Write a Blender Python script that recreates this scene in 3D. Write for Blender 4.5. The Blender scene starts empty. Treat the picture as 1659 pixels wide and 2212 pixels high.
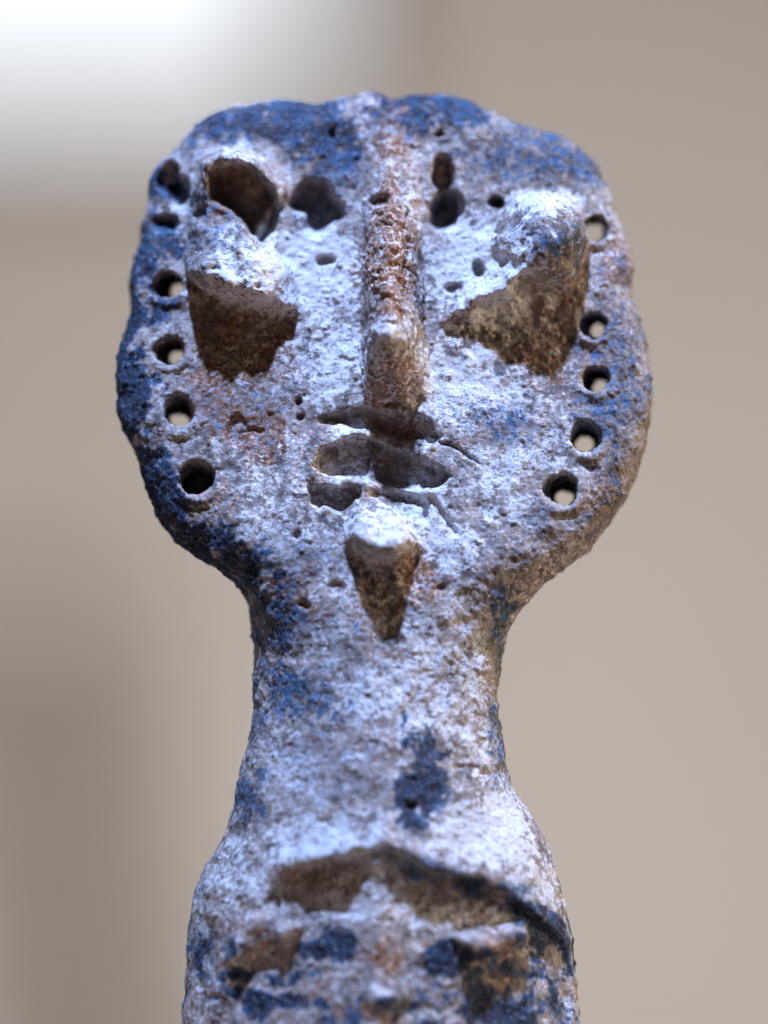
import bpy, math
import numpy as np
from mathutils import Vector

# ------------------------------------------------------------------ units
S = 5.0e-5            # one picture unit (1/1659 of the frame width) in metres at the figure
CU, CV = 829.5, 1106.0
VB = 2420.0           # picture row of the foot of the figure = shelf height 0
DIST = 0.60           # camera to figure
ZC = (VB - CV) * S
scene = bpy.context.scene
col = scene.collection

# ------------------------------------------------------------------ camera
cam_d = bpy.data.cameras.new("camera")
cam = bpy.data.objects.new("camera", cam_d)
col.objects.link(cam)
cam.location = (0, -DIST, ZC)
cam.rotation_euler = (math.radians(90), 0, 0)
cam_d.sensor_fit = 'VERTICAL'
cam_d.sensor_height = 36.0
cam_d.lens = 36.0 * DIST / (2212 * S)
cam_d.clip_start = 0.02
cam_d.clip_end = 50
cam_d.dof.use_dof = True
cam_d.dof.focus_distance = DIST - 0.0015
cam_d.dof.aperture_fstop = cam_d.lens / 1000 / 0.034
scene.camera = cam

# ------------------------------------------------------------------ world, lamps, exposure
world = bpy.data.worlds.new("World")
scene.world = world
world.use_nodes = True
bg = world.node_tree.nodes['Background']
bg.inputs[0].default_value = (1.0, 0.56, 0.26, 1)
bg.inputs[1].default_value = 0.018

def area(name, loc, target, size, power, color, size_y=None, spread=180):
    d = bpy.data.lights.new(name, 'AREA')
    d.size = size
    if size_y:
        d.shape = 'RECTANGLE'; d.size_y = size_y
    d.energy = power; d.color = color; d.spread = math.radians(spread)
    o = bpy.data.objects.new(name, d)
    o.location = loc
    o.rotation_euler = (Vector(target) - Vector(loc)).to_track_quat('-Z', 'Y').to_euler()
    col.objects.link(o)
    return o

FACE = Vector((0, 0, ZC + 0.01))
EL = math.radians(72)
KEY_DIR = Vector((-0.035, -math.cos(EL), math.sin(EL))).normalized()
area("key_lamp", FACE + KEY_DIR * 0.8, FACE, 0.030, 2.1, (0.38, 0.545, 1.0), spread=60)
area("side_lamp", (0.62, -0.06, ZC + 0.22), FACE, 0.16, 0.50, (1.0, 0.84, 0.62), spread=70)
area("sky_side_lamp", (-0.60, 0.22, ZC + 0.40), FACE, 0.22, 0.17, (0.35, 0.58, 1.0), spread=70)
area("bounce_fill", (0.16, -0.50, ZC - 0.42), FACE, 0.20, 0.085, (1.0, 0.48, 0.17), spread=60)  # added low fill, standing in for warm light bounced off the shelf
area("wall_lamp", (0.55, 1.30, ZC - 0.55), (-0.08, 3.4, ZC - 0.06), 0.45, 15.0, (1.0, 0.955, 0.925), spread=110)

scene.view_settings.view_transform = 'Standard'
scene.view_settings.look = 'None'
scene.view_settings.exposure = 0.0
scene.view_settings.gamma = 1.0

# ------------------------------------------------------------------ helpers
def sst(a, b, x):
    t = np.clip((x - a) / (b - a), 0, 1)
    return t * t * (3 - 2 * t)

TAB = np.random.default_rng(7).random(64 ** 3).astype(np.float32)

def vnoise(x, y, z, seed=0):
    """smooth value noise in -1..1 from a tiled random lattice"""
    cell = []
    for q, k in ((x, 0.37), (y, 0.71), (z, 0.13)):
        q = np.asarray(q, dtype=np.float32) + np.float32(seed * k * 13.7 + 640)
        q0 = np.floor(q); fq = q - q0
        fq = fq * fq * (3 - 2 * fq)
        i0 = q0.astype(np.int32)
        cell.append((i0 & 63, (i0 + 1) & 63, fq))
    (x0, x1, fx), (y0, y1, fy), (z0, z1, fz) = cell
    x0, x1, y0, y1 = x0 << 12, x1 << 12, y0 << 6, y1 << 6
    def row(i, j):
        k = i + j
        p = TAB[k + z0]
        return p + (TAB[k + z1] - p) * fz
    p = row(x0, y0); p = p + (row(x0, y1) - p) * fy
    q = row(x1, y0); q = q + (row(x1, y1) - q) * fy
    return (p + (q - p) * fx) * 2 - 1

def fbm(x, y, z, size, octaves, seed=0, gain=0.5):
    a, s, tot = 1.0, 1.0 / size, 0
    out = 0
    for o in range(octaves):
        out = out + a * vnoise(x * s, y * s, z * s, seed + o * 7)
        tot += a; a *= gain; s *= 2.07
    return out / tot

def poly_sd(u, v, pts):
    """signed distance to a polygon, positive inside"""
    p = np.asarray(pts, dtype=np.float64)
    d = np.full(u.shape, 1e18); inside = np.zeros(u.shape, bool)
    n = len(p)
    for i in range(n):
        a = p[i]; b = p[(i + 1) % n]
        ex, ey = b - a
        wx = u - a[0]; wy = v - a[1]
        t = np.clip((wx * ex + wy * ey) / (ex * ex + ey * ey + 1e-12), 0, 1)
        d = np.minimum(d, (wx - ex * t) ** 2 + (wy - ey * t) ** 2)
        c = (a[1] > v) != (b[1] > v)
        xi = a[0] + (v - a[1]) / (ey if abs(ey) > 1e-9 else 1e-9) * ex
        inside ^= c & (u < xi)
    d = np.sqrt(d)
    return np.where(inside, d, -d)

def seg_d(u, v, pts):
    d = np.full(u.shape, 1e18)
    for a, b in zip(pts[:-1], pts[1:]):
        ex, ey = b[0] - a[0], b[1] - a[1]
        wx = u - a[0]; wy = v - a[1]
        t = np.clip((wx * ex + wy * ey) / (ex * ex + ey * ey), 0, 1)
        d = np.minimum(d, (wx - ex * t) ** 2 + (wy - ey * t) ** 2)
    return np.sqrt(d)

def idw(u, v, pts, power=3.0):
    num = 0; den = 0
    for (a, b, h) in pts:
        w = 1.0 / ((u - a) ** 2 + (v - b) ** 2 + 700.0) ** (power / 2)
        num = num + w * h; den = den + w
    return num / den

def smax(p, q, k):
    return np.maximum(p, q) + k / 4 * np.clip(1 - np.abs(p - q) / k, 0, 1) ** 2

def ell(u, v, c, r):
    return np.sqrt(((u - c[0]) / r[0]) ** 2 + ((v - c[1]) / r[1]) ** 2)

# ------------------------------------------------------------------ the figure: measured outline and relief
OUTLINE = [(800,206),(850,220),(900,213),(950,208),(1000,220),(1060,243),(1120,268),(1180,283),(1240,310),(1270,343),
 (1290,378),(1305,410),(1322,440),(1337,480),(1347,510),(1359,545),(1366,590),(1367,630),(1376,670),(1389,720),(1396,770),
 (1401,810),(1404,860),(1401,900),(1391,960),(1376,1020),(1356,1075),(1322,1120),(1290,1170),(1250,1205),(1210,1230),
 (1170,1265),(1140,1295),(1120,1325),(1097,1370),(1086,1420),(1078,1480),(1079,1540),(1087,1600),(1095,1660),(1108,1700),
 (1125,1735),(1150,1770),(1175,1815),(1195,1860),(1213,1910),(1226,1960),(1232,2000),(1239,2060),(1246,2120),(1252,2180),
 (1256,2230),(1275,2420),(1265,2810),(385,2810),(372,2420),(390,2212),(397,2150),(402,2080),(408,2020),(415,1960),(425,1920),
 (440,1880),(465,1840),(490,1790),(505,1740),(515,1690),(528,1640),(542,1590),(550,1530),(550,1480),(552,1420),(548,1370),
 (540,1310),(520,1275),(500,1250),(470,1225),(430,1200),(390,1170),(350,1125),(330,1090),(310,1040),(290,980),(270,930),
 (258,880),(254,830),(256,790),(262,750),(275,710),(280,680),(278,650),(276,610),(285,580),(298,540),(308,490),(320,450),
 (326,420),(323,390),(342,362),(350,350),(375,328),(400,298),(425,268),(460,248),(510,228),(560,226),(600,218),(650,223),
 (690,226),(730,216),(770,210)]

def line(v):      # front line of the figure, depth towards the camera
    return np.interp(v, [100, 1750, 1850, 2212, 2800], [-200, 212.5, 232, 275, 300])

def thick(v):
    return np.interp(v, [100, 900, 1150, 1400, 1700, 2000, 2800], [165, 195, 240, 380, 420, 520, 560])

LEFT_EYE = [(428,350),(470,320),(522,322),(570,365),(607,397),(614,470),(604,520),(650,600),(668,650),(658,686),
            (612,680),(556,656),(500,634),(450,608),(416,574),(402,540),(410,480),(420,410)]
LEFT_EYE_H = [(450,350,108),(520,340,115),(600,400,85),(425,450,84),(408,560,60),(435,600,96),(490,630,138),(540,645,138),(600,668,78),
              (650,688,30),(690,694,10),(610,560,62),(640,520,30),(560,585,105),(680,600,12)]
RIGHT_EYE = [(1080,462),(1108,430),(1165,418),(1215,440),(1252,466),(1256,510),(1228,556),(1190,586),(1140,620),
             (1080,654),(1020,690),(955,712),(935,690),(980,590),(1040,520),(1066,480)]
RIGHT_EYE_H = [(1110,440,120),(1165,430,146),(1240,468,150),(1220,530,176),(1165,500,168),(1160,568,166),(1110,618,132),(1050,658,92),
               (1000,690,50),(950,706,20),(1060,560,40),(1090,500,70),(970,620,2),(1020,590,18)]
NOSE_V = [200, 260, 320, 420, 520, 600, 690, 718, 740, 800, 884, 900]
NOSE_H = [4,   18,  36,  72,  114, 148, 178, 184, 174, 104, 8, 0]
NOSE_C = ([200, 300, 450, 600, 740, 900], [832, 836, 840, 838, 838, 848])
NOSE_W = ([200, 300, 450, 600, 740, 900], [22, 24, 27, 31, 36, 52])
G1 = [(691,902),(775,876),(902,897),(936,915),(955,946),(928,964),(890,948),(790,930),(738,926),(692,914)]
G2 = [(699,967),(754,946),(790,943),(900,986),(952,1012),(978,1029),(947,1056),(889,1059),(845,1048),(796,1048),
      (754,1030),(715,1031),(668,1009),(687,980)]
G3 = [(665,1050),(702,1044),(744,1046),(780,1056),(777,1076),(751,1122),(707,1103),(689,1111),(668,1090)]
G4 = [(798,1056),(887,1064),(928,1080),(928,1132),(887,1117),(848,1108),(827,1087),(798,1074)]
PITS = [  # centre, radii, depth
 ((960,378),(25,44),58), ((966,455),(38,44),150), ((1072,437),(15,13),60), ((1028,583),(11,13),45), ((978,624),(24,12),26),
 ((712,293),(10,11),28), ((706,558),(22,13),28), ((645,868),(8,9),22), ((650,902),(9,8),20), ((822,432),(26,13),34),
 ((876,470),(7,16),24), ((955,292),(9,9),24),  ((655,1303),(13,14),18), ((910,690),(7,12),22),
 ((866,560),(12,28),20), ((842,494),(15,7),18), ((846,584),(12,10),16), ((878,528),(8,10),16), ((500,440),(10,8),0),
 ((362,380),(28,34),72), ((386,416),(27,34),76), ((358,480),(34,18),26), ((726,1270),(26,18),10), ((512,930),(30,34),14), ((552,930),(24,10),10), 
 ((907,650),(6,6),12),((560,620),(10,6),14),((470,580),(14,10),16),((1085,640),(9,5),10),
 ((436,470),(14,20),22),((820,640),(9,6),12),((868,600),(10,24),16),((840,700),(9,6),12),((806,685),(8,6),12),
 ((640,1160),(10,12),14),
 ((950,1270),(12,8),10),((885,1742),(16,9),14),
 ((1010,1665),(34,5),14),((1050,1678),(22,5),16),((700,1780),(18,6),8),]
HOLES = [  # centre, front radii, back offset, back radius, through
 ((362,617),(38,32),(14,4),25), ((366,757),(36,33),(10,12),22), ((386,888),(34,40),(-4,16),27),
 ((1289,493),(27,31),(-2,2),25), ((1282,703),(30,30),(17,6),21), ((1287,820),(33,30),(14,12),22),
 ((1267,943),(35,36),(2,16),23), ((1214,1058),(38,37),(10,18),25)]
BLIND = [((426,1032), (40,40), (-2,26), 30)]

def pix(u, v, w):
    k = 1.0 / (1.0 - w * S / DIST)
    return CU + (u - CU) * k, CV + (v - CV) * k

def relief(u, v):
    """height of the modelled features over the plain front of the figure, picture units"""
    n1 = fbm(u, v, 0 * u, 60, 2, 11, 0.45) * 12
    n2 = fbm(u, v, 0 * u, 60, 2, 23, 0.45) * 12
    uu, vv = u + n1, v + n2
    # brow swelling and cheek hollows
    h = 14 * np.exp(-(((u - 830) / 150) ** 2 + ((v - 1010) / 190) ** 2))
    h = h - 14 * np.exp(-(((u - 520) / 110) ** 2 + ((v - 780) / 90) ** 2)) - 14 * np.exp(-(((u - 1150) / 110) ** 2 + ((v - 760) / 90) ** 2))
    # ear flanges stand a little proud
    h = h + 10 * np.exp(-((ell(u, v, (380, 800), (60, 300))) ** 4)) + 10 * np.exp(-((ell(u, v, (1275, 800), (60, 300))) ** 4))
    # eyes
    n3 = fbm(u, v, 0 * u, 46, 2, 37, 0.5) * 20
    e = poly_sd(uu, vv + n3, LEFT_EYE)
    hl = idw(u, v, LEFT_EYE_H) * sst(-12, 34, e) ** 0.8
    da, db = (uu - 512) * 0.94 + (vv - 588) * 0.34, (vv - 588) * 0.94 - (uu - 512) * 0.34
    lobe = 130 * np.clip(1 - (np.sqrt((da / 120) ** 2 + (np.where(db > 0, db / 68, db / 95)) ** 2)) ** 3.0, 0, 1) ** 0.6
    rough = fbm(u, v, 0 * u, 34, 3, 171, 0.55)
    hl = smax(hl, lobe, 40) + rough * 22 * np.clip(np.maximum(hl, lobe) / 70, 0, 1)
    e = poly_sd(uu, vv + n3, RIGHT_EYE)
    flank = sst(-12, 34, e) ** 0.8 * sst(1235, 1165, u)
    qd = np.sqrt((np.where(uu > 1178, (uu - 1178) / 90, (uu - 1178) / 118)) ** 2 + ((vv - 514) / 104) ** 2)
    dome = 160 * np.clip(1 - qd ** 2.4, 0, 1) ** 0.62 * (1 - 0.14 * sst(470, 420, v))
    skirt = 95 * np.exp(-(np.clip(u - 1215, 0, 999) / 30) ** 2) * sst(1150, 1200, u) * sst(640, 560, v) * sst(430, 480, v)
    hr = smax(smax(idw(u, v, RIGHT_EYE_H) * flank, dome, 50), skirt, 30)
    hr = hr + rough * 24 * np.clip(hr / 70, 0, 1)
    h = np.maximum(h, hl + 0.4 * h); h = np.maximum(h, hr + 0.4 * h)
    h = h + 16 * np.exp(-(seg_d(u, v, [(440,590),(500,622),(560,645),(625,668)]) / 20) ** 2)
    h = h + 14 * np.exp(-(seg_d(u, v, [(1000,678),(1080,632),(1140,598)]) / 20) ** 2)
    h = h + 22 * np.exp(-(seg_d(u, v, [(432,420),(455,348),(515,334),(575,375),(606,410)]) / 16) ** 2)
    c = poly_sd(uu, vv, [(447,378),(500,358),(540,364),(596,412),(606,450),(594,505),(560,548),(535,520),(500,462),(455,428)])
    h = h - 145 * sst(-4, 18, c) * (1 - 0.55 * np.exp(-(seg_d(u, v, [(588,440),(560,500),(545,535)]) / 13) ** 2))
    c = poly_sd(uu, vv, [(622,430),(660,382),(700,386),(748,442),(744,474),(690,516),(655,492),(650,464),(626,452)])
    h = h - 150 * sst(-4, 14, c)
    # nose ridge
    cu = np.interp(v, *NOSE_C) + 2 * fbm(u * 0, v, u * 0, 50, 2, 5)
    hw = np.interp(v, *NOSE_W)
    hn = np.interp(v, NOSE_V, NOSE_H)
    du = u - cu
    fl = np.where(du < 0, np.interp(v, [200, 400, 800], [46, 32, 22]), np.interp(v, [200, 400, 800], [50, 52, 54]))
    prof = 1 - sst(0, 1, (np.abs(du) - hw) / fl)
    top = 1 - 0.26 * np.clip(np.abs(du) / hw, 0, 1) ** 2
    h = np.maximum(h, hn * prof * top + h * (1 - prof))
    jag = fbm(u, v, 0 * u, 26, 2, 91) * 4
    # mouth: three cut grooves with lips between them
    for g, d in ((G1, 42), (G2, 78), (G3, 60), (G4, 46)):
        h = h - d * sst(-3, 10, poly_sd(u + 0.45 * n1, v + 0.45 * n2, g) + jag)
    h = h - 40 * sst(-8, 14, poly_sd(u, v, [(800,890),(885,896),(905,960),(915,1095),(870,1090),(812,1066),(798,960)]))
    h = h - 13 * (1 - sst(2, 6, seg_d(u, v, [(950,955),(990,970),(1035,1002)])))
    h = h - 15 * (1 - sst(4, 9, seg_d(u, v, [(930,1075),(952,1108),(982,1152)])))
    # chin knob
    dv = vv - 1168 + 10 * np.sin(u / 23.0)
    pr = np.where(dv < 0, np.clip(1 + dv / 100.0, 0, 1) ** 1.35, 1 - sst(-8, 66, dv))
    kw = np.interp(v, [1075, 1100, 1180, 1230], [28, 50, 86, 110])
    kn = 118 * pr * np.clip(1 - ((uu - np.interp(v, [1080, 1200], [814, 834])) / kw) ** 2, 0, 1) ** 0.75
    kn = kn + np.clip(kn / 60, 0, 1) * fbm(u, v, 0 * u, 26, 2, 131) * 16
    h = np.maximum(h, kn + 0.5 * h)
    # pits and chips
    for c_, r_, d_ in PITS:
        if d_:
            sel = (np.abs(u - c_[0]) < r_[0] * 1.8 + 8) & (np.abs(v - c_[1]) < r_[1] * 1.8 + 8)
            if sel.any():
                h[sel] = h[sel] - d_ * (1 - sst(0.62, 1.12, ell(uu[sel], vv[sel], c_, r_)))
    # thin raised lips round the ear holes
    for c_, r_, o_, b_ in HOLES + BLIND:
        sel = (np.abs(u - c_[0]) < 90) & (np.abs(v - c_[1]) < 90)
        if sel.any():
            q = ell(u[sel], v[sel], c_, r_)
            h[sel] = h[sel] + (3 + 4 * np.clip((v[sel] - c_[1]) / r_[1], -1, 1)) * np.exp(-((q - 1.25) / 0.2) ** 2)
            below = np.exp(-(((u[sel] - c_[0]) / (r_[0] * 0.9)) ** 2 + ((vv[sel] - c_[1] - r_[1] * 1.75) / 11) ** 2))
            h[sel] = h[sel] - (2 + (c_[0] * 7 + c_[1] * 3) % 9) * below
    # ledge over the sunken chest
    a = jag * 1.2 + poly_sd(uu, vv, [(612,1888),(660,1870),(760,1846),(826,1826),(880,1850),(960,1880),(1040,1898),(1100,1933),(1165,1985),
                         (1225,2050),(1238,2130),(1225,2900),(445,2900),(452,2212),(505,2080),(560,1950)])
    soft = np.interp(u, [560, 640], [50, 12])
    hc = -(46 + 20 * sst(960, 1120, u)) * sst(-0.7, 0.9, a / soft)
    hc = hc * (1 - 0.62 * np.exp(-((u - 812) / 46) ** 2))
    h = h + hc + 24 * np.exp(-(a / 55) ** 2) * (v < 2060) * (u > 600)
    b = poly_sd(uu, vv, [(985,2030),(1060,2020),(1130,2004),(1136,2030),(1112,2052),(1020,2056)])
    h = h + 78 * sst(-16, 12, b)
    b = poly_sd(uu, vv, [(500,2040),(540,1990),(600,1975),(640,2000),(600,2030),(520,2085),(495,2080)])
    h = h + 52 * sst(-20, 12, b)
    h = h + 26 * np.exp(-(((u - 835) / 45) ** 2 + ((v - 2155) / 22) ** 2))
    return h

# ------------------------------------------------------------------ voxel field and surface nets
VOX = 5.2
us = np.arange(225, 1435, VOX); vs = np.arange(165, 2445, VOX)
U2, V2 = np.meshgrid(us, vs, indexing='ij')
L2 = line(V2); T2 = thick(V2)
pu, pv = pix(U2, V2, L2)                       # front features
mu_, mv_ = pix(U2, V2, L2 - 0.45 * T2)         # silhouette sits deeper
ragged = fbm(U2, V2, 0 * U2, 34, 3, 77) * 6 + fbm(U2, V2, 0 * U2, 120, 1, 78) * 5
d2 = poly_sd(mu_, mv_, OUTLINE) + ragged * np.interp(V2, [1200, 1500], [1.0, 0.45])
rr = np.interp(V2, [200, 900, 1050, 1200, 1400, 1700, 2000], [50, 60, 95, 130, 255, 300, 370])
RR = np.interp(V2, [200, 900, 1050, 1200, 1400, 1700, 2000], [38, 45, 70, 85, 170, 200, 270])
edge = 1 - np.clip(d2 / rr, 0, 1)
rnd = 1 - np.sqrt(np.clip(1 - edge ** 2, 0, 1))
head_bow = -26 * ((U2 - 830) / 560) ** 2 * sst(1350, 1150, V2)
F2 = L2 + head_bow - RR * rnd + relief(pu, pv) * (1 - 0.6 * edge)
B2 = L2 - T2 + np.minimum(RR, T2 * 0.45) * rnd - 26 * ((U2 - 830) / 560) ** 2 * sst(1350, 1150, V2)
B2 = np.minimum(B2, F2 - 22)
wmin, wmax = B2[d2 > 0].min() - 12, F2[d2 > 0].max() + 12
ws = np.arange(wmin, wmax, VOX)
W3 = ws[None, None, :].astype(np.float32)
gu, gv = np.gradient(F2, VOX)
gF = np.sqrt(1 + np.minimum(gu ** 2 + gv ** 2, 9)).astype(np.float32)
f = (W3 - F2[:, :, None].astype(np.float32)) / gF[:, :, None]
np.maximum(f, B2[:, :, None].astype(np.float32) - W3, out=f)
np.maximum(f, (-d2)[:, :, None].astype(np.float32), out=f)
np.maximum(f, (V2 - VB)[:, :, None].astype(np.float32), out=f)
for hole, blind in [(h_, False) for h_ in HOLES] + [(h_, True) for h_ in BLIND]:
    (cu, cv), (ra, rb), (ou, ov), rback = hole
    ou, ov, rback = ou * 1.3, ov * 1.3, rback * 0.86
    k0 = pix(0, 0, float(line(cv)))
    kk = 1.0 - float(line(cv)) * S / DIST
    cu_, cv_ = CU + (cu - CU) * kk, CV + (cv - CV) * kk
    i0, i1 = np.searchsorted(us, [cu_ - 75, cu_ + 75]); j0, j1 = np.searchsorted(vs, [cv_ - 85, cv_ + 85])
    uu = us[i0:i1][:, None, None]; vv = vs[j0:j1][None, :, None]; ww = ws[None, None, :]
    fr = float(line(cv_)) - 10; tk = float(thick(cv_))
    t = (fr - ww) / tk
    tc = np.clip(t, -0.3, 1.3)
    flare = np.clip(tc, 0, 1) ** 0.7
    r1 = ra + (rback - ra) * flare; r2 = rb + (rback - rb) * flare
    wob = 1 + 0.05 * np.sin(np.arctan2(vv - cv_, uu - cu_) * 3 + cu)
    q = np.sqrt(((uu - cu_ - ou * tc) / r1) ** 2 + ((vv - cv_ - ov * tc) / r2) ** 2) * wob
    cut = (1 - q) * np.minimum(r1, r2)
    if blind:
        cut = np.minimum(cut, (0.72 - t) * tk)
    f[i0:i1, j0:j1, :] = np.maximum(f[i0:i1, j0:j1, :], cut.astype(np.float32))

def surface_nets(f):
    s = f < 0
    n = np.zeros(tuple(k - 1 for k in f.shape), np.int8)
    for a in (0, 1):
        for b in (0, 1):
            for c in (0, 1):
                n += s[a:f.shape[0] - 1 + a, b:f.shape[1] - 1 + b, c:f.shape[2] - 1 + c]
    act = (n > 0) & (n < 8)
    idx = np.full(act.shape, -1, np.int32)
    I, J, K = np.nonzero(act)
    idx[I, J, K] = np.arange(len(I))
    corner = {}
    for a in (0, 1):
        for b in (0, 1):
            for c in (0, 1):
                corner[a, b, c] = f[I + a, J + b, K + c]
    acc = np.zeros((len(I), 3)); cnt = np.zeros(len(I))
    for p in corner:
        for ax in range(3):
            if p[ax] == 0:
                q = list(p); q[ax] = 1; q = tuple(q)
                A, B = corner[p], corner[q]
                m = (A < 0) != (B < 0)
                t = np.where(m, A / np.where(m, A - B, 1), 0)
                pos = np.array(p, float)[None, :].repeat(len(I), 0)
                pos[:, ax] += t
                acc[m] += pos[m]; cnt[m] += 1
    P = np.stack([I, J, K], 1) + acc / cnt[:, None]
    quads = []
    for ax in range(3):
        sl0 = [slice(None)] * 3; sl1 = [slice(None)] * 3
        sl0[ax] = slice(0, -1); sl1[ax] = slice(1, None)
        A = s[tuple(sl0)]; B = s[tuple(sl1)]
        e = np.argwhere(A != B)
        o1, o2 = [k for k in range(3) if k != ax]
        ok = (e[:, o1] > 0) & (e[:, o2] > 0) & (e[:, o1] < f.shape[o1] - 1) & (e[:, o2] < f.shape[o2] - 1)
        e = e[ok]
        flip = A[tuple(e.T)]
        def cell(d1, d2):
            c = e.copy(); c[:, o1] -= d1; c[:, o2] -= d2
            return idx[tuple(c.T)]
        q = np.stack([cell(1, 1), cell(0, 1), cell(0, 0), cell(1, 0)], 1)
        if ax == 1:
            flip = ~flip
        q[~flip] = q[~flip][:, ::-1]
        quads.append(q)
    return P, np.concatenate(quads)

P, Q = surface_nets(f)
del f
px = np.stack([us[0] + P[:, 0] * VOX, vs[0] + P[:, 1] * VOX, ws[0] + P[:, 2] * VOX], 1)

def to_world(p):
    return np.stack([(p[:, 0] - CU) * S, -p[:, 2] * S, (VB - p[:, 1]) * S], 1)

def to_px(c):
    return np.stack([c[:, 0] / S + CU, VB - c[:, 2] / S, -c[:, 1] / S], 1)

def mesh_from(co, quads, name):
    me = bpy.data.meshes.new(name)
    me.vertices.add(len(co)); me.vertices.foreach_set('co', np.ascontiguousarray(co, dtype=np.float32).ravel())
    n = len(quads)
    me.loops.add(n * 4); me.loops.foreach_set('vertex_index', np.ascontiguousarray(quads, dtype=np.int32).ravel())
    me.polygons.add(n)
    me.polygons.foreach_set('loop_start', np.arange(0, n * 4, 4, dtype=np.int32))
    me.update(calc_edges=True)
    return me

def catmull_clark(p, q):
    nvt, nf = len(p), len(q)
    e = np.stack([q, np.roll(q, -1, 1)], 2).reshape(-1, 2)
    lo, hi = e.min(1).astype(np.int64), e.max(1).astype(np.int64)
    key, inv = np.unique(lo * nvt + hi, return_inverse=True)
    ea, eb = key // nvt, key % nvt
    ne = len(key); inv = inv.reshape(nf, 4)
    fc = p[q].mean(1)
    fsum = np.zeros((ne, 3)); cnt = np.bincount(inv.ravel(), minlength=ne)
    for k in range(3):
        fsum[:, k] = np.bincount(inv.ravel(), weights=np.repeat(fc[:, k], 4), minlength=ne)
    mid = (p[ea] + p[eb]) / 2
    ep = (mid + fsum / cnt[:, None]) / 2
    val = np.bincount(q.ravel(), minlength=nvt).astype(float)
    ev_ = np.bincount(np.concatenate([ea, eb]), minlength=nvt).astype(float)
    vp = np.empty_like(p)
    for k in range(3):
        fa = np.bincount(q.ravel(), weights=np.repeat(fc[:, k], 4), minlength=nvt) / val
        ra = np.bincount(np.concatenate([ea, eb]), weights=np.concatenate([mid[:, k]] * 2), minlength=nvt) / ev_
        vp[:, k] = (fa + 2 * ra + (val - 3) * p[:, k]) / val
    co = np.concatenate([vp, ep, fc])
    f_i = (nvt + ne + np.arange(nf))
    out = np.stack([np.stack([q[:, i], nvt + inv[:, i], f_i, nvt + inv[:, i - 1]], 1) for i in range(4)], 1).reshape(-1, 4)
    return co, out

def normals(co, q):
    n = np.cross(co[q[:, 2]] - co[q[:, 0]], co[q[:, 3]] - co[q[:, 1]])
    n /= np.linalg.norm(n, axis=1)[:, None] + 1e-20
    out = np.stack([np.bincount(q.ravel(), weights=np.repeat(n[:, k], 4), minlength=len(co)) for k in range(3)], 1)
    return out / (np.linalg.norm(out, axis=1)[:, None] + 1e-20)

co, quads = catmull_clark(to_world(px), Q)
nv, nq = len(co), len(quads)
vn = normals(co, quads)

pp = to_px(co).astype(np.float32)
a, b, c = np.ascontiguousarray(pp[:, 0]), np.ascontiguousarray(pp[:, 1]), np.ascontiguousarray(pp[:, 2])
fu, fv = pix(a, b, c)
front = vn[:, 1] < -0.05

# ------------------------------------------------------------------ wear, pigment and painted-shade masks on the clay
BLOB_NOISE = fbm(a, b, c, 75, 2, 300) * 0.65 + fbm(a, b, c, 27, 2, 301) * 0.5 + fbm(a, b, c, 9, 1, 302) * 0.3

def blobs(items):
    m = np.zeros(len(a))
    nz = BLOB_NOISE
    for (u0, v0, ru, rv, st) in items:
        k = np.nonzero((np.abs(fu - u0) < ru * 2) & (np.abs(fv - v0) < rv * 2))[0]
        q = np.sqrt(((fu[k] - u0) / ru) ** 2 + ((fv[k] - v0) / rv) ** 2) + nz[k]
        m[k] = np.maximum(m[k], st * (1 - sst(0.35, 1.15, q)))
    return m

rng = np.random.default_rng(21)
CHEST = [(rng.uniform(470, 1180), rng.uniform(2005, 2240), rng.uniform(30, 85), rng.uniform(22, 55), rng.uniform(0.6, 1.1)) for _ in range(34)]
CHEST_RUST = [(rng.uniform(480, 1150), rng.uniform(2000, 2240), rng.uniform(25, 60), rng.uniform(20, 45), rng.uniform(0.6, 0.9)) for _ in range(16)]
soot_shade = blobs(CHEST + [(600,280,330,130,0.82),(480,300,170,110,0.85),(862,248,90,80,1.0),(1010,240,120,60,0.8),(1150,330,230,130,0.58),  # upper right of the plate: its weaker light is painted in
              (1260,350,90,100,0.62),(320,520,80,240,0.80),(272,800,75,290,1.15),(325,1050,80,170,1.15),(420,1185,150,75,1.2),  # left ear edge and lower rim: edge shade painted in over the soot
              (520,1250,110,80,0.95),(908,1690,72,140,1.15),(905,1760,64,50,1.15),(650,1490,170,110,0.62),(1175,500,110,130,0.60),
              (580,1340,90,140,0.62),(1070,1935,110,60,1.0),(1165,2015,100,50,1.0),(1205,2075,70,70,0.9),
              (1150,2180,140,100,0.6),
              (530,1720,70,120,0.7),(430,2000,60,200,0.35),(1085,1500,45,300,0.62),(1120,1720,45,120,0.5),
              (1090,940,100,80,0.50),(1130,1010,90,80,0.34),(1240,1130,180,60,0.45),(1330,860,100,340,0.48),(520,900,150,100,0.36),
              (720,340,170,130,0.60),(690,430,120,120,0.50),(620,1220,160,110,0.36),(820,1420,330,180,0.34),(720,1650,330,140,0.36),
              (470,480,110,160,0.46),(430,700,60,100,0.4)])
clean = blobs([(510,338,130,52,1.0),(590,395,60,60,0.9),(1165,428,150,48,1.0),(838,350,60,120,0.9),(640,600,150,110,0.9),
               (1060,620,130,110,0.9),(1090,1830,190,120,0.9),(680,1830,240,70,0.8),(360,455,50,24,0.8),
               (800,1960,240,50,0.7),(980,2000,170,40,0.8)])
soot_shade = soot_shade * (1 - 0.85 * clean)
arc = [(620,1884),(700,1868),(780,1850),(830,1838),(900,1872),(980,1900),(1050,1918),(1110,1955),(1175,2005),(1240,2072)]
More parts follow.
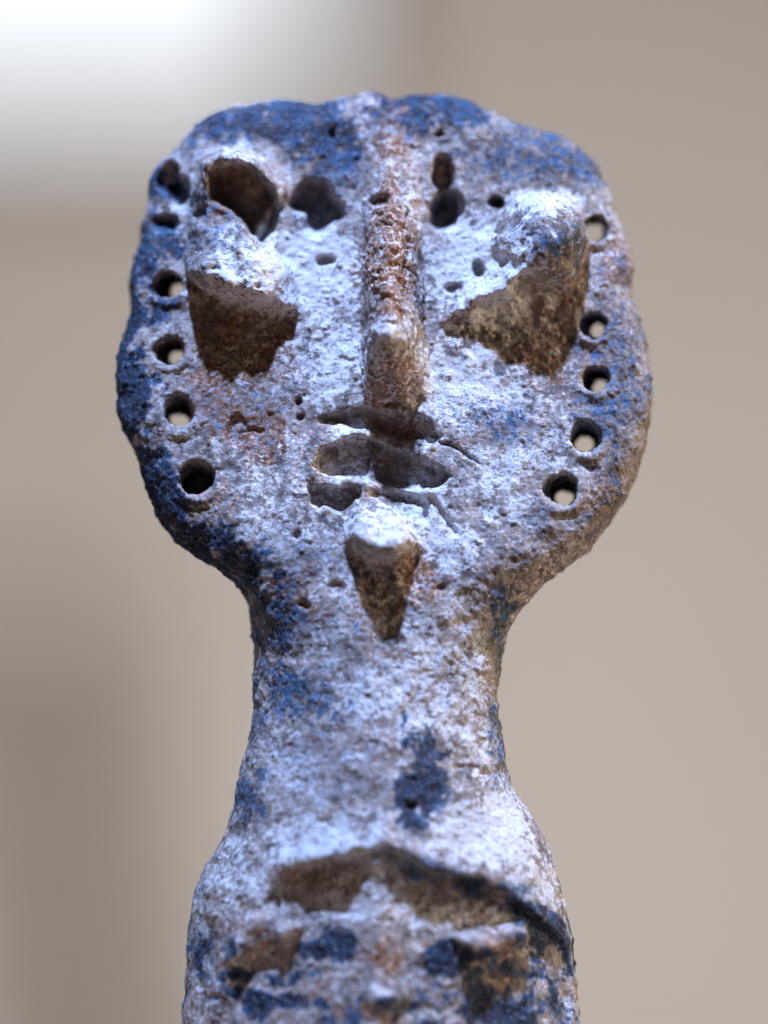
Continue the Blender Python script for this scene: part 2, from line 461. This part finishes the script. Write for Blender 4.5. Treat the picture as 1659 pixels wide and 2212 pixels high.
soot_shade = np.maximum(soot_shade, (1 - sst(10, 46, seg_d(fu, fv, arc) + 22 * BLOB_NOISE)) * np.interp(fu, [620, 900, 1040], [0.30, 0.45, 1.1]))  # shade under the chest ledge, painted in as a dark band
soot_shade = np.clip(soot_shade * (1 + np.interp(fv, [300, 420, 1500, 1600, 1800, 2000], [0.25, 0.6, 0.6, 0.25, 0.5, 1.9]) * fbm(a, b, c, 60, 3, 350, 0.6)), 0, 1.2)
ochre = blobs(CHEST_RUST + [(842,560,90,180,0.95),(830,440,70,50,0.9),(540,930,150,110,0.85),(520,760,190,160,0.75),
               (480,410,80,90,0.7),(890,1250,70,90,0.8),(815,1340,90,140,0.7),(640,1290,150,100,0.7),(1170,780,180,100,0.65),  # patches below eyes and chin paint in the brown of their shadows
               (1200,600,90,140,0.55),(630,1010,110,240,0.55),(690,1590,150,90,0.55),(780,1650,120,130,0.55),(838,310,70,170,0.85),
               (1290,1100,180,190,0.6),(1340,560,60,110,0.7),(540,2050,110,140,0.7),(680,1890,110,60,0.75),(430,1090,150,70,0.6),
               (1030,930,110,80,0.45),(1100,900,120,80,0.5),(700,700,70,100,0.4),(850,840,110,110,0.75),(1060,2100,130,130,0.7),(1000,1920,140,50,0.7),
               (440,870,80,160,0.5),(800,1000,200,120,0.5),(1130,1300,90,160,0.55),(900,1330,160,150,0.45),(660,1400,200,120,0.45)])
ochre = np.maximum(ochre, 0.26 + 0.45 * fbm(a, b, c, 140, 2, 377))
crust = blobs([(640,590,210,150,1.25),(730,760,150,220,0.95),(1040,610,170,160,1.25),(1010,830,180,140,1.1),(560,640,170,60,1.1),(1140,870,110,60,0.7),
               (760,930,90,80,0.9),(735,1035,90,70,0.9),(910,1060,90,60,0.95),(830,1130,110,80,0.75),(960,1150,130,110,0.85),
               (640,1110,120,150,0.75),(560,1120,120,90,0.7),(1120,1080,120,110,0.8),(900,1330,180,130,0.7),(830,1480,320,210,0.92),(1090,1020,170,190,0.85),(620,1010,150,190,0.8),(1250,980,90,150,0.6),
               (640,1660,120,160,0.7),(700,1820,240,90,0.95),(1060,1800,180,130,0.95),(1150,1920,90,110,0.9),(520,1900,140,180,0.75),
               (800,1940,220,80,0.8),(960,1980,170,50,0.8),(460,2100,90,160,0.6),(700,2150,90,60,0.5),(1030,1620,80,120,0.75),
               (700,360,110,90,0.55),(960,560,80,90,0.8),(890,480,40,180,0.7),(510,330,80,40,0.7),(1170,430,100,40,0.85),
               (370,750,70,60,0.5),(400,930,90,60,0.6),(440,1080,60,50,0.5),(1290,640,50,60,0.6),(1280,770,70,60,0.6),
               (1260,900,80,60,0.6),(1210,1010,90,60,0.7),(1100,330,160,60,0.45),(380,450,60,30,0.7),(560,1480,50,200,0.45),
               (1230,2180,40,120,0.8),(840,710,70,46,1.0),(600,800,120,80,0.5)])
crust = crust * (1 - 0.6 * ochre)
crust = np.maximum(crust, 0.36 + 0.16 * fbm(a, b, c, 130, 2, 333))

# ------------------------------------------------------------------ surface relief: lumps, grain and pocks
lump = fbm(a, b, c, 110, 2, 401) * 7.0 + fbm(a, b, c, 34, 2, 411) * 5.5
grain = fbm(a, b, c, 15, 2, 421, 0.6) * 3.2 + fbm(a, b, c, 6.5, 1, 431) * 1.5
pk = fbm(a, b, c, 20, 2, 441)
pock = -sst(0.34, 0.62, pk) * 5.0
pk2 = fbm(a, b * 1.4, c, 9, 1, 451)
pock2 = -sst(0.45, 0.8, pk2) * 2.2
smooth_zone = np.interp(fv, [1400, 1800], [1.0, 0.75])
disp = lump * 0.8 + (grain + pock + pock2) * smooth_zone * np.where(front, 1.0, 0.7)
nose_rough = blobs([(842, 560, 60, 190, 1.0)])
disp = disp - nose_rough * sst(0.0, 0.5, fbm(a, b * 1.5, c, 26, 2, 461)) * 9
co2 = co + vn * (disp * S)[:, None]

# ------------------------------------------------------------------ clay material
def clay_material():
    m = bpy.data.materials.new('weathered_clay')
    m.use_nodes = True
    nt = m.node_tree; N = nt.nodes; K = nt.links
    bs = N['Principled BSDF']
    def attr(n):
        x = N.new('ShaderNodeAttribute'); x.attribute_name = n; return x.outputs['Fac']
    tc = N.new('ShaderNodeTexCoord')
    mp = N.new('ShaderNodeVectorMath'); mp.operation = 'SCALE'; mp.inputs['Scale'].default_value = 1.0 / S
    K.new(tc.outputs['Object'], mp.inputs[0])
    def noise(size, detail=3.0, rough=0.6, stretch=None):
        x = N.new('ShaderNodeTexNoise'); x.inputs['Scale'].default_value = 1.0 / size
        x.inputs['Detail'].default_value = detail; x.inputs['Roughness'].default_value = rough
        src = mp.outputs[0]
        if stretch:
            q = N.new('ShaderNodeMapping'); q.inputs['Scale'].default_value = stretch
            K.new(src, q.inputs['Vector']); src = q.outputs[0]
        K.new(src, x.inputs['Vector'])
        return x.outputs['Fac']
    def math_(op, x, y, clamp=False):
        n = N.new('ShaderNodeMath'); n.operation = op; n.use_clamp = clamp
        for i, q in enumerate((x, y)):
            if isinstance(q, (int, float)): n.inputs[i].default_value = q
            else: K.new(q, n.inputs[i])
        return n.outputs[0]
    def step(x, lo, hi):
        n = N.new('ShaderNodeMapRange'); n.interpolation_type = 'SMOOTHSTEP'
        n.inputs['From Min'].default_value = lo; n.inputs['From Max'].default_value = hi
        K.new(x, n.inputs['Value']); return n.outputs[0]
    def mix(fac, A, B, mode='MIX'):
        n = N.new('ShaderNodeMix'); n.data_type = 'RGBA'; n.blend_type = mode
        if isinstance(fac, (int, float)): n.inputs['Factor'].default_value = fac
        else: K.new(fac, n.inputs['Factor'])
        for q, nm in ((A, 6), (B, 7)):
            if isinstance(q, tuple): n.inputs[nm].default_value = (*q, 1)
            else: K.new(q, n.inputs[nm])
        return n.outputs[2]
    n_big, n_mid, n_sm, n_fine = noise(70), noise(22, 3), noise(9, 3, 0.65), noise(4.2, 2, 0.6)
    spk = math_('ADD', math_('MULTIPLY', math_('SUBTRACT', n_sm, 0.5), 2.4), math_('MULTIPLY', math_('SUBTRACT', n_fine, 0.5), 1.0))
    c0 = mix(step(n_mid, 0.35, 0.65), (0.13, 0.105, 0.095), (0.38, 0.325, 0.30))
    c0 = mix(step(n_big, 0.4, 0.62), c0, (0.36, 0.29, 0.25))
    # rust coloured bare clay, and the painted brown of some shadows
    fo = step(math_('ADD', attr('ochre'), math_('ADD', math_('MULTIPLY', math_('SUBTRACT', n_mid, 0.5), 2.6), math_('MULTIPLY', spk, 0.4))), 0.45, 0.75)
    c1 = mix(fo, c0, mix(step(n_sm, 0.38, 0.62), (0.15, 0.052, 0.016), (0.42, 0.215, 0.12)))
    # pale mineral crust
    fc = step(math_('ADD', attr('crust'), math_('ADD', math_('MULTIPLY', math_('SUBTRACT', n_mid, 0.5), 1.5), math_('MULTIPLY', spk, 0.55))), 0.38, 0.74)
    c2 = mix(fc, c1, mix(n_big, (0.50, 0.475, 0.465), (0.76, 0.73, 0.72)))
    # blue-black soot, with painted shade of rim and ledge
    fs = step(math_('ADD', attr('soot_shade'), math_('ADD', math_('MULTIPLY', math_('SUBTRACT', n_mid, 0.5), 1.1), math_('MULTIPLY', spk, 0.55))), 0.24, 0.80)
    core = step(math_('ADD', attr('soot_shade'), math_('MULTIPLY', math_('SUBTRACT', n_mid, 0.5), 0.9)), 0.76, 1.12)
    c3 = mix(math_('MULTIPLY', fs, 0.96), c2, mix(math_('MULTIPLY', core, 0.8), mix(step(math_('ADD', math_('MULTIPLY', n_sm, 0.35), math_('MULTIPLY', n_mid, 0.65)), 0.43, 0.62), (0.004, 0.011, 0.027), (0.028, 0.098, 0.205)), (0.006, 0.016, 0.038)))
    # pale grains scattered over everything
    gr = step(noise(8, 2, 0.6), 0.585, 0.68)
    c3 = mix(math_('MULTIPLY', gr, 0.25), c3, (0.60, 0.60, 0.60))
    # brown and blue-grey flecks
    f2 = step(math_('ADD', noise(12, 2, 0.55, (1, 1, 1.5)), math_('MULTIPLY', math_('SUBTRACT', noise(120, 1), 0.5), 0.25)), 0.585, 0.66)
    c4 = mix(math_('MULTIPLY', f2, 0.6), c3, mix(n_big, (0.15, 0.065, 0.035), (0.07, 0.065, 0.085)))
    fl = step(math_('ADD', noise(6.5, 2, 0.5, (1, 1, 1.6)), math_('MULTIPLY', math_('SUBTRACT', n_big, 0.5), 0.3)), 0.60, 0.70)
    c5 = mix(math_('MULTIPLY', fl, 0.5), c4, (0.07, 0.075, 0.11))
    K.new(c5, bs.inputs['Base Color'])
    bs.inputs['Roughness'].default_value = 0.88
    bs.inputs['Specular IOR Level'].default_value = 0.25
    bp = N.new('ShaderNodeBump'); bp.inputs['Distance'].default_value = 2.4 * S; bp.inputs['Strength'].default_value = 0.9
    K.new(math_('ADD', math_('MULTIPLY', n_fine, 0.8), math_('MULTIPLY', n_sm, 1.0)), bp.inputs['Height'])
    K.new(bp.outputs[0], bs.inputs['Normal'])
    return m

CLAY = clay_material()

# ------------------------------------------------------------------ split into the parts of the figure
fn = normals(co2, quads).astype(np.float32)
qc = np.stack([fu, fv, vn[:, 1]], 1)[quads].mean(1)
qu, qv, qn = qc[:, 0], qc[:, 1], qc[:, 2]
lab = np.zeros(nq, np.int32)                                   # 0 head
qw = qn < 0.35
lab[(qu < 455 - 0.10 * np.abs(qv - 700)) & (qv > 345) & (qv < 1120)] = 1
lab[(qu > 1225 + 0.08 * np.abs(qv - 700)) & (qv > 440) & (qv < 1130)] = 2
lab[(poly_sd(qu, qv, LEFT_EYE) > -14) & qw] = 3
lab[(poly_sd(qu, qv, RIGHT_EYE) > -14) & qw] = 4
lab[(np.abs(qu - np.interp(qv, *NOSE_C)) < np.interp(qv, *NOSE_W) + 30) & (qv > 225) & (qv < 884) & qw] = 5
lab[(poly_sd(qu, qv, [(655,905),(690,886),(1000,886),(1000,1060),(945,1085),(935,1140),(860,1112),(790,1078),(752,1130),(655,1110)]) > 0) & qw] = 6
lab[(poly_sd(qu, qv, [(735,1230),(752,1132),(790,1080),(860,1114),(905,1140),(915,1235),(826,1250)]) > 0) & qw] = 7
lab[qv > 1300] = 8
lab[qv > 1790 - 0.0 * qu] = 9

fig = bpy.data.objects.new('clay_figurine', None)
fig.location = (0, 0, 0); fig.empty_display_size = 0.02
col.objects.link(fig)
fig['label'] = 'crusted pale clay figurine with pierced flat ears, ridged nose and bulging eyes'
fig['category'] = 'figurine'

def part(name, k, parent, label=None):
    q = quads[lab == k]
    ids, inv = np.unique(q, return_inverse=True)
    me = mesh_from(co2[ids], inv.reshape(-1, 4), name)
    me.polygons.foreach_set('use_smooth', np.ones(len(q), bool))
    for nm, arr in (('soot_shade', soot_shade), ('ochre', ochre), ('crust', crust)):
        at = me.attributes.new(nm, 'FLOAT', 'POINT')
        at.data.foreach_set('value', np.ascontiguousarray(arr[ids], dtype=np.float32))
    at = me.attributes.new('custom_normal', 'FLOAT_VECTOR', 'POINT')
    at.data.foreach_set('vector', np.ascontiguousarray(fn[ids]).ravel())
    me.materials.append(CLAY)
    o = bpy.data.objects.new(name, me)
    col.objects.link(o); o.parent = parent
    if label: o['label'] = label
    return o

head = part('head', 0, fig, 'flat rounded head plate with sooty blue top edge')
part('ear', 1, head, 'ear flange with a chipped top and a blind lowest hole')
part('ear', 2, head, 'ear flange pierced by five clear holes')
part('eye', 3, head, 'bulging eye with a dark hollow in it')
part('eye', 4, head, 'bulging eye with an unbroken sooty knob')
part('nose', 5, head, 'long ridge nose with rusty pocked front')
part('mouth', 6, head, 'mouth of three cut grooves')
part('chin', 7, head, 'small pointed white chin knob')
part('neck', 8, fig, 'neck with a blue-black stain')
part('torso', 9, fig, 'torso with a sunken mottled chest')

# ------------------------------------------------------------------ simple solid builder for the setting
def boxes(name, specs, mat, parent=None, bevel=0.002):
    import bmesh
    bm = bmesh.new()
    for (x0, x1, y0, y1, z0, z1) in specs:
        r = bmesh.ops.create_cube(bm, size=1.0)
        for v in r['verts']:
            v.co = Vector(((x0 + x1) / 2 + v.co.x * (x1 - x0), (y0 + y1) / 2 + v.co.y * (y1 - y0), (z0 + z1) / 2 + v.co.z * (z1 - z0)))
    if bevel:
        bmesh.ops.bevel(bm, geom=bm.edges[:], offset=bevel, segments=2, affect='EDGES')
    me = bpy.data.meshes.new(name); bm.to_mesh(me); bm.free()
    me.materials.append(mat)
    o = bpy.data.objects.new(name, me); col.objects.link(o); o.parent = parent
    return o

def plain(name, ca, cb, scale, rough=0.7, bump=0.0006):
    m = bpy.data.materials.new(name); m.use_nodes = True
    N = m.node_tree.nodes; K = m.node_tree.links; bs = N['Principled BSDF']
    tc = N.new('ShaderNodeTexCoord')
    nz = N.new('ShaderNodeTexNoise'); nz.inputs['Scale'].default_value = scale; nz.inputs['Detail'].default_value = 4
    K.new(tc.outputs['Object'], nz.inputs['Vector'])
    mx = N.new('ShaderNodeMix'); mx.data_type = 'RGBA'
    mx.inputs[6].default_value = (*ca, 1); mx.inputs[7].default_value = (*cb, 1)
    K.new(nz.outputs['Fac'], mx.inputs['Factor']); K.new(mx.outputs[2], bs.inputs['Base Color'])
    bs.inputs['Roughness'].default_value = rough
    bp = N.new('ShaderNodeBump'); bp.inputs['Distance'].default_value = bump
    K.new(nz.outputs['Fac'], bp.inputs['Height']); K.new(bp.outputs[0], bs.inputs['Normal'])
    return m

# shelf under the figure (just below the frame)
sh = boxes('display_shelf', [(-0.13, 0.13, -0.11, 0.05, -0.02, -0.0002)], plain('oak', (0.30, 0.18, 0.09), (0.42, 0.27, 0.15), 60), bevel=0.003)
sh['kind'] = 'structure'

# wall and what shows on it, far out of focus; positions measured in picture units, turned into metres at the wall
WY = 3.40
WK = S * (DIST + WY) / DIST
def wx(u): return (u - CU) * WK
def wz(v): return ZC + (CV - v) * WK
wall = boxes('wall', [(-2.2, 2.2, WY, WY + 0.05, -1.4, 2.2)], plain('plaster', (0.505, 0.458, 0.425), (0.60, 0.552, 0.518), 4), bevel=0)
wall['kind'] = 'structure'

def part_of(o, p):
    o.matrix_parent_inverse = p.matrix_world.inverted(); return o
win = bpy.data.objects.new('window', None); win.location = (wx(250), WY, wz(300)); col.objects.link(win)
win['label'] = 'blurred bright white window with brown frame behind the figurine'
win['category'] = 'window'
bpy.context.view_layer.update()
FRAME = plain('frame_wood', (0.20, 0.155, 0.12), (0.28, 0.225, 0.18), 12)
part_of(boxes('frame', [(wx(-1100), wx(800), WY - 0.045, WY - 0.002, wz(350), wz(232))], FRAME, win), win)
part_of(boxes('frame', [(wx(650), wx(800), WY - 0.045, WY - 0.002, wz(230), wz(-1300))], FRAME, win), win)
part_of(boxes('frame', [(wx(-1100), wx(800), WY - 0.045, WY - 0.002, wz(-1302), wz(-1400))], FRAME, win), win)
gm = bpy.data.materials.new('daylit_glass'); gm.use_nodes = True
gb = gm.node_tree.nodes['Principled BSDF']
gb.inputs['Base Color'].default_value = (0.30, 0.31, 0.33, 1); gb.inputs['Roughness'].default_value = 0.15
gb.inputs['Emission Color'].default_value = (0.88, 0.93, 1.0, 1); gb.inputs['Emission Strength'].default_value = 1.03
part_of(boxes('pane', [(wx(-1095), wx(655), WY - 0.016, WY - 0.004, wz(234), wz(-1306))], gm, win, bevel=0), win)

pw = 95 * WK
post = boxes('wooden_post', [(-pw, pw, -0.03, 0.03, -1400 * WK, 560 * WK)], plain('post_wood', (0.17, 0.135, 0.115), (0.23, 0.19, 0.165), 8), bevel=0.006)
post.location = (wx(230), WY - 0.06, wz(1900)); post.rotation_euler = (0, math.radians(-6), 0)
post['label'] = 'blurred brown upright post against the wall, lower left'
post['category'] = 'post'
